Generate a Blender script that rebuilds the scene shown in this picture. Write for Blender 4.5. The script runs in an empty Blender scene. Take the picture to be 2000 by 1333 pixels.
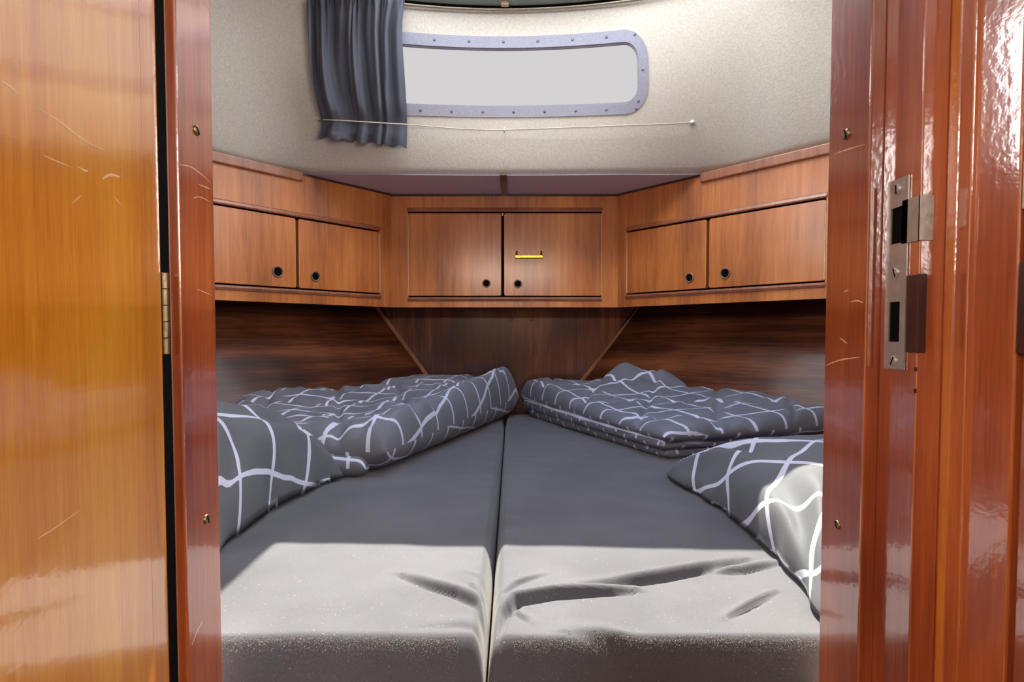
import bpy, bmesh, math, random
from mathutils import Vector, noise, geometry
random.seed(7)
PI = math.pi
# ------------------------------------------------------------------ camera
F = 1100.0; PITCH = math.radians(2.04); CY = 689.0; H = 1.15
sc = bpy.context.scene
C = sc.collection
cam_d = bpy.data.cameras.new('camera'); cam = bpy.data.objects.new('camera', cam_d); C.objects.link(cam)
cam.location = (0, 0, H); cam.rotation_euler = (PI/2 - PITCH, 0, 0)
cam_d.sensor_width = 36; cam_d.lens = F/2000*36; cam_d.shift_y = (CY-666.5)/2000
cam_d.clip_start = 0.02
sc.camera = cam
# ------------------------------------------------------------------ world, sun, exposure
w = bpy.data.worlds.new('world'); sc.world = w; w.use_nodes = True
wn = w.node_tree; bg = wn.nodes['Background']
geo = wn.nodes.new('ShaderNodeTexCoord'); sep = wn.nodes.new('ShaderNodeSeparateXYZ')
cr = wn.nodes.new('ShaderNodeValToRGB')
wn.links.new(geo.outputs['Generated'], sep.inputs[0]); wn.links.new(sep.outputs['Z'], cr.inputs[0])
cr.color_ramp.elements[0].position = 0.75; cr.color_ramp.elements[0].color = (.97, .97, 1, 1)
cr.color_ramp.elements[1].position = 1.0; cr.color_ramp.elements[1].color = (.40, .64, 1, 1)
wn.links.new(cr.outputs[0], bg.inputs['Color']); bg.inputs['Strength'].default_value = 6.5
ELEV = math.radians(59)
sd = bpy.data.lights.new('sun', 'SUN'); sd.energy = 13; sd.angle = math.radians(.45); sd.color = (1, .90, .73)
so = bpy.data.objects.new('sun', sd); C.objects.link(so)
so.rotation_euler = Vector((-.01, -math.cos(ELEV), -math.sin(ELEV))).to_track_quat('-Z', 'Y').to_euler()
so.location = (0, 4, 6)
def area(name, loc, direction, sx, sy, power, col):
    d = bpy.data.lights.new(name, 'AREA'); d.shape = 'RECTANGLE'; d.size = sx; d.size_y = sy; d.energy = power; d.color = col
    o = bpy.data.objects.new(name, d); C.objects.link(o); o.location = loc
    o.rotation_euler = Vector(direction).to_track_quat('-Z', 'Y').to_euler()
    return o
# fill lights added on both sides behind the camera, for saloon windows not built
area('saloon_daylight', (-1.3, -1.0, 1.7), (1, .7, -.22), 1.1, .6, 30, (1, .97, .93))
area('saloon_daylight', (1.3, -1.0, 1.7), (-1, .7, -.22), 1.1, .6, 30, (1, .97, .93))
# warm fill light added above the picture to brighten the lockers, no fixture
area('cabin_lamp', (-.02, .63, H+.39), (0, 1, -.04), .6, .06, 3.2, (1, .90, .78))
sc.view_settings.view_transform = 'Standard'; sc.view_settings.look = 'None'
sc.view_settings.gamma = 1; sc.view_settings.use_curve_mapping = False
sc.view_settings.exposure = 0.2
# ------------------------------------------------------------------ geometry helpers
SP, CP = math.sin(PITCH), math.cos(PITCH)
def ray(px, py):
    u = (px-1000)/F; v = (CY-py)/F
    dy = v*SP+CP
    return u/dy, (v*CP-SP)/dy          # x and z per unit of depth
def at(px, py, Y):
    a, b = ray(px, py); return Vector((a*Y, Y, H+b*Y))
def at_z(px, py, z):
    a, b = ray(px, py); Y = (z-H)/b; return Vector((a*Y, Y, z))
def obj(name, bm, mat, parent=None, smooth=False, kind=None, normals=True):
    me = bpy.data.meshes.new(name)
    if normals: bmesh.ops.recalc_face_normals(bm, faces=bm.faces)
    bm.to_mesh(me); bm.free()
    o = bpy.data.objects.new(name, me); C.objects.link(o)
    if mat: me.materials.append(mat)
    if smooth:
        for p in me.polygons: p.use_smooth = True
    if parent: o.parent = parent
    if kind: o['kind'] = kind
    return o
def tag(o, label=None, cat=None, group=None, kind=None):
    if label: o['label'] = label
    if cat: o['category'] = cat
    if group: o['group'] = group
    if kind: o['kind'] = kind
    return o
def empty(name, loc=(0, 0, 0)):
    o = bpy.data.objects.new(name, None); C.objects.link(o); o.location = loc; o.empty_display_size = .05
    return o
def base_at(root, *kids):
    return root
def hexa(bm, pts):
    """pts: 8 points, bottom ring 0-3 then top ring 4-7"""
    v = [bm.verts.new(p) for p in pts]
    for f in ((0, 1, 2, 3), (4, 5, 6, 7), (0, 1, 5, 4), (1, 2, 6, 5), (2, 3, 7, 6), (3, 0, 4, 7)):
        bm.faces.new([v[i] for i in f])
    return v
def box(bm, x0, x1, y0, y1, z0, z1, f=None):
    pts = [(x0, y0, z0), (x1, y0, z0), (x1, y1, z0), (x0, y1, z0), (x0, y0, z1), (x1, y0, z1), (x1, y1, z1), (x0, y1, z1)]
    if f: pts = [f(*p) for p in pts]
    return hexa(bm, pts)
def bevel(bm, w, seg=2):
    bmesh.ops.recalc_face_normals(bm, faces=bm.faces)
    es = [e for e in bm.edges if len(e.link_faces) == 2 and e.calc_face_angle(0) > .5]
    bmesh.ops.bevel(bm, geom=es, offset=w, segments=seg, affect='EDGES', profile=.5)
def prism(bm, poly, z0, z1):
    n = len(poly)
    a = [bm.verts.new((x, y, z0)) for x, y in poly]; b = [bm.verts.new((x, y, z1)) for x, y in poly]
    bm.faces.new(a[::-1]); bm.faces.new(b)
    for i in range(n): bm.faces.new((a[i], a[(i+1) % n], b[(i+1) % n], b[i]))
def tube(bm, pts, r, n=10, caps=True):
    pts = [Vector(p) for p in pts]; rings = []
    for i, p in enumerate(pts):
        t = (pts[min(i+1, len(pts)-1)]-pts[max(i-1, 0)]).normalized()
        up = Vector((0, 0, 1)) if abs(t.z) < .9 else Vector((1, 0, 0))
        a = t.cross(up).normalized(); b = t.cross(a).normalized()
        rr = r[i] if isinstance(r, (list, tuple)) else r
        rings.append([bm.verts.new(p+a*rr*math.cos(k*2*PI/n)+b*rr*math.sin(k*2*PI/n)) for k in range(n)])
    for i in range(len(rings)-1):
        for k in range(n):
            bm.faces.new((rings[i][k], rings[i][(k+1) % n], rings[i+1][(k+1) % n], rings[i+1][k]))
    if caps: bm.faces.new(rings[0][::-1]); bm.faces.new(rings[-1])
def lathe(bm, prof, org, axis, n=28):
    """prof: list of (distance along axis, radius)"""
    axis = Vector(axis).normalized(); up = Vector((0, 0, 1)) if abs(axis.z) < .9 else Vector((1, 0, 0))
    a = axis.cross(up).normalized(); b = axis.cross(a).normalized(); org = Vector(org)
    rings = []
    for h, r in prof:
        rings.append([bm.verts.new(org+axis*h+a*r*math.cos(k*2*PI/n)+b*r*math.sin(k*2*PI/n)) for k in range(n)])
    for i in range(len(rings)-1):
        for k in range(n):
            bm.faces.new((rings[i][k], rings[i][(k+1) % n], rings[i+1][(k+1) % n], rings[i+1][k]))
    bm.faces.new(rings[0][::-1]); bm.faces.new(rings[-1])
def catmull(P, t):
    n = len(P)-1; t = max(0, min(n-1e-6, t)); i = int(t); f = t-i
    p0, p1, p2, p3 = P[max(i-1, 0)], P[i], P[i+1], P[min(i+2, n)]
    return tuple(.5*((2*b)+(-a+c)*f+(2*a-5*b+4*c-d)*f*f+(-a+3*b-3*c+d)*f**3) for a, b, c, d in zip(p0, p1, p2, p3))
def screw(parent, loc, axis, r, mat, tilt=0.6, name='screw'):
    """a slotted countersunk screw head"""
    bm = bmesh.new(); axis = Vector(axis).normalized()
    lathe(bm, [(-.001, r*.9), (0, r), (r*.22, r*.95), (r*.34, r*.7), (r*.38, r*.3)], loc, axis, 16)
    o = obj(name, bm, mat, parent, True)
    up = Vector((0, 0, 1)); a = axis.cross(up).normalized(); d = (a*math.cos(tilt)+up*math.sin(tilt)); e = axis.cross(d)
    bm = bmesh.new(); L = Vector(loc)+axis*r*.37
    pts = [L+d*i*r*.8+e*j*r*.13+axis*k*r*.05 for k in (-1, 1) for (i, j) in ((-1, -1), (1, -1), (1, 1), (-1, 1))]
    hexa(bm, pts); obj('screw_slot', bm, M['dark'], o)
    return o
# ------------------------------------------------------------------ materials
M = {}
def mat(name):
    m = bpy.data.materials.new(name); m.use_nodes = True; nt = m.node_tree
    return m, nt, nt.nodes['Principled BSDF']
def nd(nt, t, **kw):
    n = nt.nodes.new(t)
    for k, v in kw.items():
        if k in n.inputs.keys(): n.inputs[k].default_value = v
        else: setattr(n, k, v)
    return n
def ramp(nt, src, stops):
    r = nt.nodes.new('ShaderNodeValToRGB'); e = r.color_ramp.elements
    e[0].position, e[0].color = stops[0][0], (*stops[0][1], 1); e[1].position, e[1].color = stops[-1][0], (*stops[-1][1], 1)
    for p, c in stops[1:-1]:
        x = e.new(p); x.color = (*c, 1)
    nt.links.new(src, r.inputs[0]); return r
def srgb(r, g, b):
    return tuple(((c/255)/12.92 if c/255 < .04045 else ((c/255+.055)/1.055)**2.4) for c in (r, g, b))
def wood(name, dark, mid, light, rough=.16, angle=None, band=9., coat=1., bump=.12, fine=1., contrast=1., ior=1.5, spec=.5):
    m, nt, b = mat(name); L = nt.links
    tc = nd(nt, 'ShaderNodeTexCoord'); mp = nd(nt, 'ShaderNodeMapping')
    L.new(tc.outputs['Object'], mp.inputs[0])
    if angle is None: mp.inputs['Scale'].default_value = (1, 1, .045)
    else:
        mp.vector_type = 'TEXTURE'
        mp.inputs['Rotation'].default_value = (0, 0, angle); mp.inputs['Scale'].default_value = (22, 1, 1)
    n1 = nd(nt, 'ShaderNodeTexNoise', Scale=band, Detail=3., Roughness=.55, Distortion=.3)
    n2 = nd(nt, 'ShaderNodeTexNoise', Scale=band*9, Detail=4., Roughness=.6)
    n3 = nd(nt, 'ShaderNodeTexNoise', Scale=band*42, Detail=2., Roughness=.7)
    for n in (n1, n2, n3): L.new(mp.outputs[0], n.inputs['Vector'])
    n4 = nd(nt, 'ShaderNodeTexNoise', Scale=3.5, Detail=2.); L.new(tc.outputs['Object'], n4.inputs['Vector'])
    def mx(a, bb, f):
        x = nd(nt, 'ShaderNodeMix', data_type='FLOAT'); x.inputs[0].default_value = f
        L.new(a, x.inputs[2]); L.new(bb, x.inputs[3]); return x.outputs[0]
    s = mx(n1.outputs[0], n2.outputs[0], .36); s = mx(s, n3.outputs[0], .22*fine); s = mx(s, n4.outputs[0], .25)
    k = .11/contrast
    r = ramp(nt, s, [(.5-k, dark), (.5, mid), (.5+k, light)])
    L.new(r.outputs[0], b.inputs['Base Color'])
    b.inputs['Roughness'].default_value = rough+.25; b.inputs['Specular IOR Level'].default_value = spec; b.inputs['Coat Weight'].default_value = coat
    b.inputs['Coat Roughness'].default_value = rough; b.inputs['Coat IOR'].default_value = ior
    n5 = nd(nt, 'ShaderNodeTexNoise', Scale=60., Detail=3.); L.new(mp.outputs[0], n5.inputs['Vector'])
    n6 = nd(nt, 'ShaderNodeTexNoise', Scale=140., Detail=2.); L.new(tc.outputs['Object'], n6.inputs['Vector'])
    hh = mx(n5.outputs[0], n6.outputs[0], .5)
    bp = nd(nt, 'ShaderNodeBump', Strength=bump, Distance=.001)
    L.new(hh, bp.inputs['Height']); L.new(bp.outputs[0], b.inputs['Coat Normal'])
    bp2 = nd(nt, 'ShaderNodeBump', Strength=.2, Distance=.0008); L.new(n3.outputs[0], bp2.inputs['Height']); L.new(bp2.outputs[0], b.inputs['Normal'])
    M[name] = m; return m
wood('cabinet_wood', srgb(142, 80, 36), srgb(194, 116, 54), srgb(220, 146, 76), rough=.22, band=7)
wood('moulding_wood', srgb(126, 74, 46), srgb(158, 96, 60), srgb(182, 120, 82), rough=.25, band=14)
wood('jamb_wood', srgb(124, 48, 20), srgb(168, 80, 36), srgb(202, 112, 54), rough=.09, band=8, bump=.25, ior=2.8)
wood('jamb_dark', srgb(88, 30, 14), srgb(128, 52, 24), srgb(158, 78, 36), rough=.12, band=8, bump=.2, ior=1.8)
wood('door_wood', srgb(168, 90, 14), srgb(212, 132, 24), srgb(238, 170, 48), rough=.08, band=12, bump=.2, contrast=.9, ior=2.8)
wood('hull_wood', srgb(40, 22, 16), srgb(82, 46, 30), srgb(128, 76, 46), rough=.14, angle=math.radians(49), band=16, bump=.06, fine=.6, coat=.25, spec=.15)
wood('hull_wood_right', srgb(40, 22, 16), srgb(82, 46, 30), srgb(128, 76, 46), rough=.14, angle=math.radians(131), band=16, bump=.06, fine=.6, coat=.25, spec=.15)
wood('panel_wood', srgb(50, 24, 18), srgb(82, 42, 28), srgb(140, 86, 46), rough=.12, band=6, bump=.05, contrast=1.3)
def plain(name, col, rough=.5, metal=0., bump=None, coat=0., spec=.5):
    m, nt, b = mat(name); b.inputs['Base Color'].default_value = (*col, 1)
    n = nd(nt, 'ShaderNodeTexNoise', Scale=(bump or (60, 0))[0], Detail=3.)
    tc = nd(nt, 'ShaderNodeTexCoord'); nt.links.new(tc.outputs['Object'], n.inputs['Vector'])
    r = ramp(nt, n.outputs[0], [(.3, tuple(c*.88 for c in col)), (.7, tuple(min(1, c*1.08) for c in col))])
    nt.links.new(r.outputs[0], b.inputs['Base Color'])
    b.inputs['Roughness'].default_value = rough; b.inputs['Metallic'].default_value = metal
    b.inputs['Coat Weight'].default_value = coat; b.inputs['Specular IOR Level'].default_value = spec
    if bump:
        bp = nd(nt, 'ShaderNodeBump', Strength=bump[1], Distance=.002); nt.links.new(n.outputs[0], bp.inputs['Height'])
        nt.links.new(bp.outputs[0], b.inputs['Normal'])
    M[name] = m; return m
plain('wall_paint', srgb(200, 197, 188), .34, bump=(170, .35), spec=.6)
plain('soffit_paint', srgb(205, 196, 208), .6, bump=(200, .2))
plain('lining', srgb(150, 166, 160), .95, bump=(260, .8))
plain('dark', (.004, .0035, .0035), .8, spec=.05)
plain('dark_wood', srgb(66, 34, 26), .35, coat=.4)
plain('brass', srgb(206, 158, 66), .22, metal=1.)
plain('old_brass', srgb(150, 130, 96), .35, metal=1., bump=(90, .2))
plain('steel', srgb(188, 182, 174), .32, metal=.6, bump=(120, .3))
plain('knob_ring', srgb(140, 100, 84), .3, coat=.5)
plain('frame_alu', srgb(150, 154, 172), .35, bump=(200, .05))
plain('screw_grey', srgb(98, 104, 130), .4, metal=.5)
plain('wire', srgb(206, 198, 178), .4)
plain('white_plastic', srgb(220, 214, 208), .35)
plain('pale_line', srgb(236, 212, 176), .4)
plain('beech', srgb(206, 170, 140), .5)
plain('scratch', srgb(222, 178, 140), .7)
plain('crumb', srgb(190, 180, 180), .8)
plain('sole', srgb(96, 58, 34), .4)
def tinted(name, col):
    m, nt, b = mat(name); nt.nodes.remove(b)
    t = nd(nt, 'ShaderNodeBsdfTransparent'); t.inputs[0].default_value = (*col, 1)
    g = nd(nt, 'ShaderNodeBsdfGlossy'); g.inputs['Roughness'].default_value = .06
    mx = nd(nt, 'ShaderNodeMixShader'); mx.inputs[0].default_value = .025
    nt.links.new(t.outputs[0], mx.inputs[1]); nt.links.new(g.outputs[0], mx.inputs[2])
    nt.links.new(mx.outputs[0], nt.nodes['Material Output'].inputs[0]); M[name] = m
tinted('smoked_pane', (.092, .091, .089))  # tint added to dim the strong sky seen through the window
tinted('clear_pane', (.5, .52, .54))
def fabric(name, col, sp=None, lw=.0085, line=srgb(205, 210, 234), rough=.75, weave=900, sheen=.3, trans=0., wv=.25, lint=0.):
    m, nt, b = mat(name); L = nt.links
    tc = nd(nt, 'ShaderNodeTexCoord')
    n = nd(nt, 'ShaderNodeTexNoise', Scale=float(weave), Detail=2.); L.new(tc.outputs['Object'], n.inputs['Vector'])
    n2 = nd(nt, 'ShaderNodeTexNoise', Scale=9., Detail=4.); L.new(tc.outputs['Object'], n2.inputs['Vector'])
    x = nd(nt, 'ShaderNodeMix', data_type='FLOAT'); x.inputs[0].default_value = .4
    L.new(n.outputs[0], x.inputs[2]); L.new(n2.outputs[0], x.inputs[3])
    r = ramp(nt, x.outputs[0], [(.32, tuple(c*.75 for c in col)), (.68, tuple(c*1.25 for c in col))])
    colout = r.outputs[0]
    if sp:
        sx = nd(nt, 'ShaderNodeSeparateXYZ'); L.new(tc.outputs['UV'], sx.inputs[0])
        outs = []
        for ax in ('X', 'Y'):
            p = nd(nt, 'ShaderNodeMath', operation='PINGPONG'); L.new(sx.outputs[ax], p.inputs[0]); p.inputs[1].default_value = sp/2
            q = nd(nt, 'ShaderNodeMath', operation='LESS_THAN'); L.new(p.outputs[0], q.inputs[0]); q.inputs[1].default_value = lw/2
            outs.append(q.outputs[0])
        mxx = nd(nt, 'ShaderNodeMath', operation='MAXIMUM'); L.new(outs[0], mxx.inputs[0]); L.new(outs[1], mxx.inputs[1])
        c2 = nd(nt, 'ShaderNodeMix', data_type='RGBA'); L.new(mxx.outputs[0], c2.inputs[0])
        L.new(colout, c2.inputs[6]); c2.inputs[7].default_value = (*line, 1); colout = c2.outputs[2]
    if lint:
        vo = nd(nt, 'ShaderNodeTexNoise', Scale=420., Detail=1.); L.new(tc.outputs['Object'], vo.inputs['Vector'])
        rr = ramp(nt, vo.outputs[0], [(.74, (0, 0, 0)), (.78, (1, 1, 1))])
        c3 = nd(nt, 'ShaderNodeMix', data_type='RGBA'); L.new(rr.outputs[0], c3.inputs[0])
        L.new(colout, c3.inputs[6]); c3.inputs[7].default_value = (*srgb(170, 165, 165), 1); colout = c3.outputs[2]
    L.new(colout, b.inputs['Base Color'])
    b.inputs['Roughness'].default_value = rough; b.inputs['Sheen Weight'].default_value = sheen; b.inputs['Sheen Roughness'].default_value = .4
    b.inputs['Specular IOR Level'].default_value = .2
    bp = nd(nt, 'ShaderNodeBump', Strength=wv, Distance=.0008); L.new(n.outputs[0], bp.inputs['Height']); L.new(bp.outputs[0], b.inputs['Normal'])
    if trans:
        t = nd(nt, 'ShaderNodeBsdfTranslucent'); L.new(colout, t.inputs[0])
        mx = nd(nt, 'ShaderNodeMixShader'); mx.inputs[0].default_value = trans
        L.new(b.outputs[0], mx.inputs[1]); L.new(t.outputs[0], mx.inputs[2]); L.new(mx.outputs[0], nt.nodes['Material Output'].inputs[0])
    M[name] = m
fabric('duvet_fabric', srgb(112, 116, 127), sp=.104, lw=.0085, rough=.7, sheen=.1)
fabric('pillow_fabric', srgb(100, 105, 112), sp=.125, lw=.0105, rough=.7, sheen=.05)
fabric('cushion_fabric', srgb(92, 95, 103), rough=.85, sheen=.25, weave=1400, wv=.5, lint=1)
fabric('curtain_fabric', srgb(120, 125, 140), rough=.9, sheen=.2, weave=1500, trans=.45)
plain('pile', srgb(150, 148, 146), .8)
# ------------------------------------------------------------------ the cabin shell
ZB = H-.343            # cushion top
ZS = H+.536            # underside of the side deck, top of the lockers
ZC = H+1.02            # cabin ceiling
AX = -.029             # centre line of the cabin
bm = bmesh.new(); box(bm, -1.7, 1.7, -2.2, 2.6, -.02, 0); obj('floor', bm, M['sole'], kind='structure')
# curved cream coachroof wall with the forward window
Bp = [(-1.30, 1.00), (-1.20, 1.32), (-1.04, 1.53), (-.90, 1.705), (-.735, 1.915), (-.40, 1.935), (-.03, 1.945), (.34, 1.935), (.675, 1.915), (.845, 1.705), (.985, 1.53), (1.15, 1.32), (1.25, 1.00)]
Tp = [(-1.15, 1.00), (-1.07, 1.22), (-.96, 1.40), (-.83, 1.54), (-.64, 1.68), (-.36, 1.775), (-.03, 1.81), (.30, 1.775), (.58, 1.68), (.77, 1.54), (.90, 1.40), (1.01, 1.22), (1.09, 1.00)]
def wallpt(t, z, off=0.):
    """t: 0..12 along the wall, z: absolute height, off: towards the cabin"""
    def P(t):
        b = catmull(Bp, t); a = catmull(Tp, t); k = (z-ZS)/(ZC-ZS); k2 = k
        if 0 < k < 1: k2 = k**.8
        return Vector((b[0]+(a[0]-b[0])*k2, b[1]+(a[1]-b[1])*k2, z))
    p = P(t)
    if off:
        d = (P(min(t+.05, 12))-P(max(t-.05, 0))).normalized(); n = Vector((d.y, -d.x, 0)); p = p+n*off
    return p
TW = .35               # metres per unit of t near the centre line
def rrect(cx, cz, hx, hz, r, n=10):
    out = []
    for sx, sz, a0 in ((1, 1, 0), (-1, 1, PI/2), (-1, -1, PI), (1, -1, 3*PI/2)):
        for k in range(n+1):
            a = a0+k*PI/2/n; out.append((cx+sx*(hx-r)+r*math.cos(a), cz+sz*(hz-r)+r*math.sin(a)))
    return out
WIN = dict(cx=6.0+.003/TW, cz=H+.825, hx=.445, hz=.086, r=.052)
def win_loop(grow, n=10):
    return [(6.0+(x)/TW, z) for x, z in rrect(.003, WIN['cz'], WIN['hx']+grow, WIN['hz']+grow, WIN['r']+grow, n)]
def pin(p, poly):
    c = False; x, y = p
    for i in range(len(poly)):
        x1, y1 = poly[i]; x2, y2 = poly[i-1]
        if (y1 > y) != (y2 > y) and x < (x2-x1)*(y-y1)/(y2-y1)+x1: c = not c
    return c
def side_loop(c, n=8):
    return [(c+x/.28, z) for x, z in rrect(0, H+.86, .15, .085, .05, n)]
def dense(lp, m=6):
    out = []
    for i in range(len(lp)):
        a, b = lp[i], lp[(i+1) % len(lp)]
        L = math.hypot((b[0]-a[0])*TW, b[1]-a[1]); k = max(1, int(L/.02))
        out += [(a[0]+(b[0]-a[0])*q/k, a[1]+(b[1]-a[1])*q/k) for q in range(k)]
    return out
def make_wall(name, t0, t1, loops, material):
    pts = []; edges = []; nx = int((t1-t0)*12); nz = 22
    outer = []
    for i in range(nx+1): outer.append((t0+(t1-t0)*i/nx, ZS))
    for j in range(1, nz+1): outer.append((t1, ZS+(ZC-ZS+.02)*j/nz))
    for i in range(nx-1, -1, -1): outer.append((t0+(t1-t0)*i/nx, ZC+.02))
    for j in range(nz-1, 0, -1): outer.append((t0, ZS+(ZC-ZS+.02)*j/nz))
    loops = [dense(lp) for lp in loops]; pts = []; edges = []
    for lp in [outer]+loops:
        b = len(pts); pts += lp; edges += [(b+i, b+(i+1) % len(lp)) for i in range(len(lp))]
    for i in range(1, nx):
        for j in range(1, nz):
            p = (t0+(t1-t0)*i/nx, ZS+(ZC-ZS+.02)*j/nz)
            if not any(pin(p, lp) for lp in loops): pts.append(p)
    vs, es, fs, *_ = geometry.delaunay_2d_cdt([Vector((p[0], p[1]*3)) for p in pts], edges, [], 0, 1e-5)
    bm = bmesh.new(); V = [bm.verts.new(wallpt(v.x, v.y/3)) for v in vs]
    for f in fs:
        c = (sum(vs[i].x for i in f)/len(f), sum(vs[i].y for i in f)/len(f)/3)
        if any(pin(c, lp) for lp in loops): continue
        try: bm.faces.new([V[i] for i in f])
        except ValueError: pass
    o = obj(name, bm, material, smooth=True, kind='structure')
    md = o.modifiers.new('thickness', 'SOLIDIFY'); md.thickness = .03; md.offset = 1
    # make normals face the cabin, so the thickness grows outwards
    me = o.data; p = me.polygons[len(me.polygons)//2]
    inward = (Vector((0, 1.0, p.center.z))-p.center).dot(p.normal) > 0
    if inward: md.offset = -1
    return o
wood_wall = make_wall('wall_back', 2.0, 10.0, [win_loop(0)], M['wall_paint'])
make_wall('wall_left', 0.0, 2.0, [side_loop(1.0)], M['wall_paint'])
make_wall('wall_right', 10.0, 12.0, [side_loop(11.0)], M['wall_paint'])
def ring_strip(bm, lin, lout, o0, o1):
    n = len(lin); V = []
    for (a, b) in zip(lin, lout):
        V.append([bm.verts.new(wallpt(a[0], a[1], o0)), bm.verts.new(wallpt(a[0], a[1], o1)), bm.verts.new(wallpt(b[0], b[1], o1*.8)), bm.verts.new(wallpt(b[0], b[1], o0))])
    for i in range(n):
        j = (i+1) % n
        for k in range(4): bm.faces.new((V[i][k], V[i][(k+1) % 4], V[j][(k+1) % 4], V[j][k]))
win = empty('window_1', wallpt(6, H+.74)); win['kind'] = 'structure'
def wparent(o, root):
    o.parent = root; o.matrix_parent_inverse = root.matrix_world.inverted() if False else o.matrix_parent_inverse
    o.location = -Vector(root.location) if o.type != 'EMPTY' else o.location
    return o
def child(name, bm, m, root, smooth=False, label=None):
    """mesh given in world coordinates, parented to a root that may be away from the origin"""
    o = obj(name, bm, m, None, smooth); o.parent = root
    w_ = Vector((0, 0, 0)); r = root
    while r: w_ += r.location; r = r.parent
    for v in o.data.vertices: v.co -= w_
    if label: o['label'] = label
    return o
def inner_outer(grow):
    a = win_loop(grow, 10)
    return a
def loop_pair(g0, g1):
    a = win_loop(g0); b = win_loop(g1); A = []; B = []
    for i in range(len(a)):
        j = (i+1) % len(a); L = math.hypot((a[j][0]-a[i][0])*TW, a[j][1]-a[i][1]); k = max(1, int(L/.02))
        for q in range(k):
            f = q/k
            A.append((a[i][0]+(a[j][0]-a[i][0])*f, a[i][1]+(a[j][1]-a[i][1])*f)); B.append((b[i][0]+(b[j][0]-b[i][0])*f, b[i][1]+(b[j][1]-b[i][1])*f))
    return A, B
bm = bmesh.new(); a, b = loop_pair(-.003, .030); ring_strip(bm, a, b, -.004, .005)
fr = child('window_frame', bm, M['frame_alu'], win)
bm = bmesh.new(); a, b = loop_pair(-.006, .002); ring_strip(bm, a, b, -.008, -.001)
child('window_rubber', bm, M['frame_alu'], win)
bm = bmesh.new(); lp = dense(win_loop(.0)); n = 0
vs = [bm.verts.new(wallpt(p[0], p[1], -.03)) for p in lp]
bm.verts.index_update()
# pane as horizontal strips so it follows the curved wall
bm.free(); bm = bmesh.new(); NX, NZ = 48, 12; G = {}
for i in range(NX+1):
    x = -WIN['hx']+2*WIN['hx']*i/NX
    dxr = max(0, abs(x)-(WIN['hx']-WIN['r'])); hz = WIN['hz']-WIN['r']+math.sqrt(max(0, WIN['r']**2-dxr**2))
    for j in range(NZ+1): G[i, j] = bm.verts.new(wallpt(6+(x+.003)/TW, WIN['cz']-hz+2*hz*j/NZ, -.003))
for i in range(NX):
    for j in range(NZ): bm.faces.new((G[i, j], G[i+1, j], G[i+1, j+1], G[i, j+1]))
child('pane', bm, M['smoked_pane'], win, True)
def wscrew(t, z, root, r=.0042):
    p = wallpt(t, z, .0045); q = wallpt(t, z, .02); bm = bmesh.new()
    ax = q-p
    lathe(bm, [(-.001, r), (.0008, r), (.0018, r*.6), (.0019, r*.3)], p, ax, 12)
    child('screw', bm, M['screw_grey'], root, True)
for k in range(-4, 5):
    wscrew(6+(k*.112+.003)/TW if abs(k) < 4 else 6+(k*.108+.003)/TW, WIN['cz']+WIN['hz']+.0145, fr)
for k in range(-4, 5):
    wscrew(6+((k+.35)*.100)/TW, WIN['cz']-WIN['hz']-.0145, fr)
for s in (-1, 1): wscrew(6+s*(WIN['hx']+.0145)/TW, WIN['cz']+.005, fr)
for s in (-1, 1): wscrew(6+s*(WIN['hx']-.002)/TW, WIN['cz']-WIN['hz']+.006, fr)
for q, c in ((2, 1.0), (3, 11.0)):
    r_ = empty('window_%d' % q, wallpt(c, H+.78)); r_['kind'] = 'structure'
    for nm, g0, g1, o0, o1, mm in (('window_frame', 0, .03, -.004, .005, 'frame_alu'),):
        bm = bmesh.new(); a = side_loop(c); ctr = (c, H+.86)
        b = [(ctr[0]+(x-ctr[0])*1.2, ctr[1]+(z-ctr[1])*1.32) for x, z in a]
        ring_strip(bm, a, b, o0, o1); child(nm, bm, M[mm], r_)
    bm = bmesh.new(); vs = [bm.verts.new(wallpt(p[0], p[1], -.03)) for p in side_loop(c)]; bm.faces.new(vs); child('pane', bm, M['clear_pane'], r_)
# ceiling with the roof hatch
HX0, HX1, HY0, HY1 = -.368, .66, 1.26, 1.745
bm = bmesh.new(); CT = .04; SK = .03   # the hatch sits slightly askew
def hy(x, y): return y-(x-HX0)*SK
cx = [-1.4, HX0, HX1, 1.4]
for (xa, xb, ya0, ya1, yb0, yb1) in ((-1.4, HX0, .56, 1.87, .56, 1.87), (HX1, 1.4, .56, 1.87, .56, 1.87),
        (HX0, HX1, hy(HX0, HY1), 1.87, hy(HX1, HY1), 1.87), (HX0, HX1, .56, hy(HX0, HY0), .56, hy(HX1, HY0))):
    hexa(bm, [(xa, ya0, ZC), (xb, yb0, ZC), (xb, yb1, ZC), (xa, ya1, ZC), (xa, ya0, ZC+CT), (xb, yb0, ZC+CT), (xb, yb1, ZC+CT), (xa, ya1, ZC+CT)])
obj('ceiling', bm, M['lining'], kind='structure')
# slab added outside, out of view, to keep direct sun off the window
bm = bmesh.new(); prev = None
for k in range(13):
    x = -.75+1.5*k/12; d = -.10*(x/.75)**2
    r4 = [bm.verts.new(q) for q in ((x, 2.00+d, H+1.27), (x, 2.34+d, H+1.30), (x, 2.34+d, H+1.31), (x, 2.00+d, H+1.28))]
    if prev:
        for m in range(4): bm.faces.new((prev[m], prev[(m+1) % 4], r4[(m+1) % 4], r4[m]))
    prev = r4
child('window_hood', bm, M['soffit_paint'], win)
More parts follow.
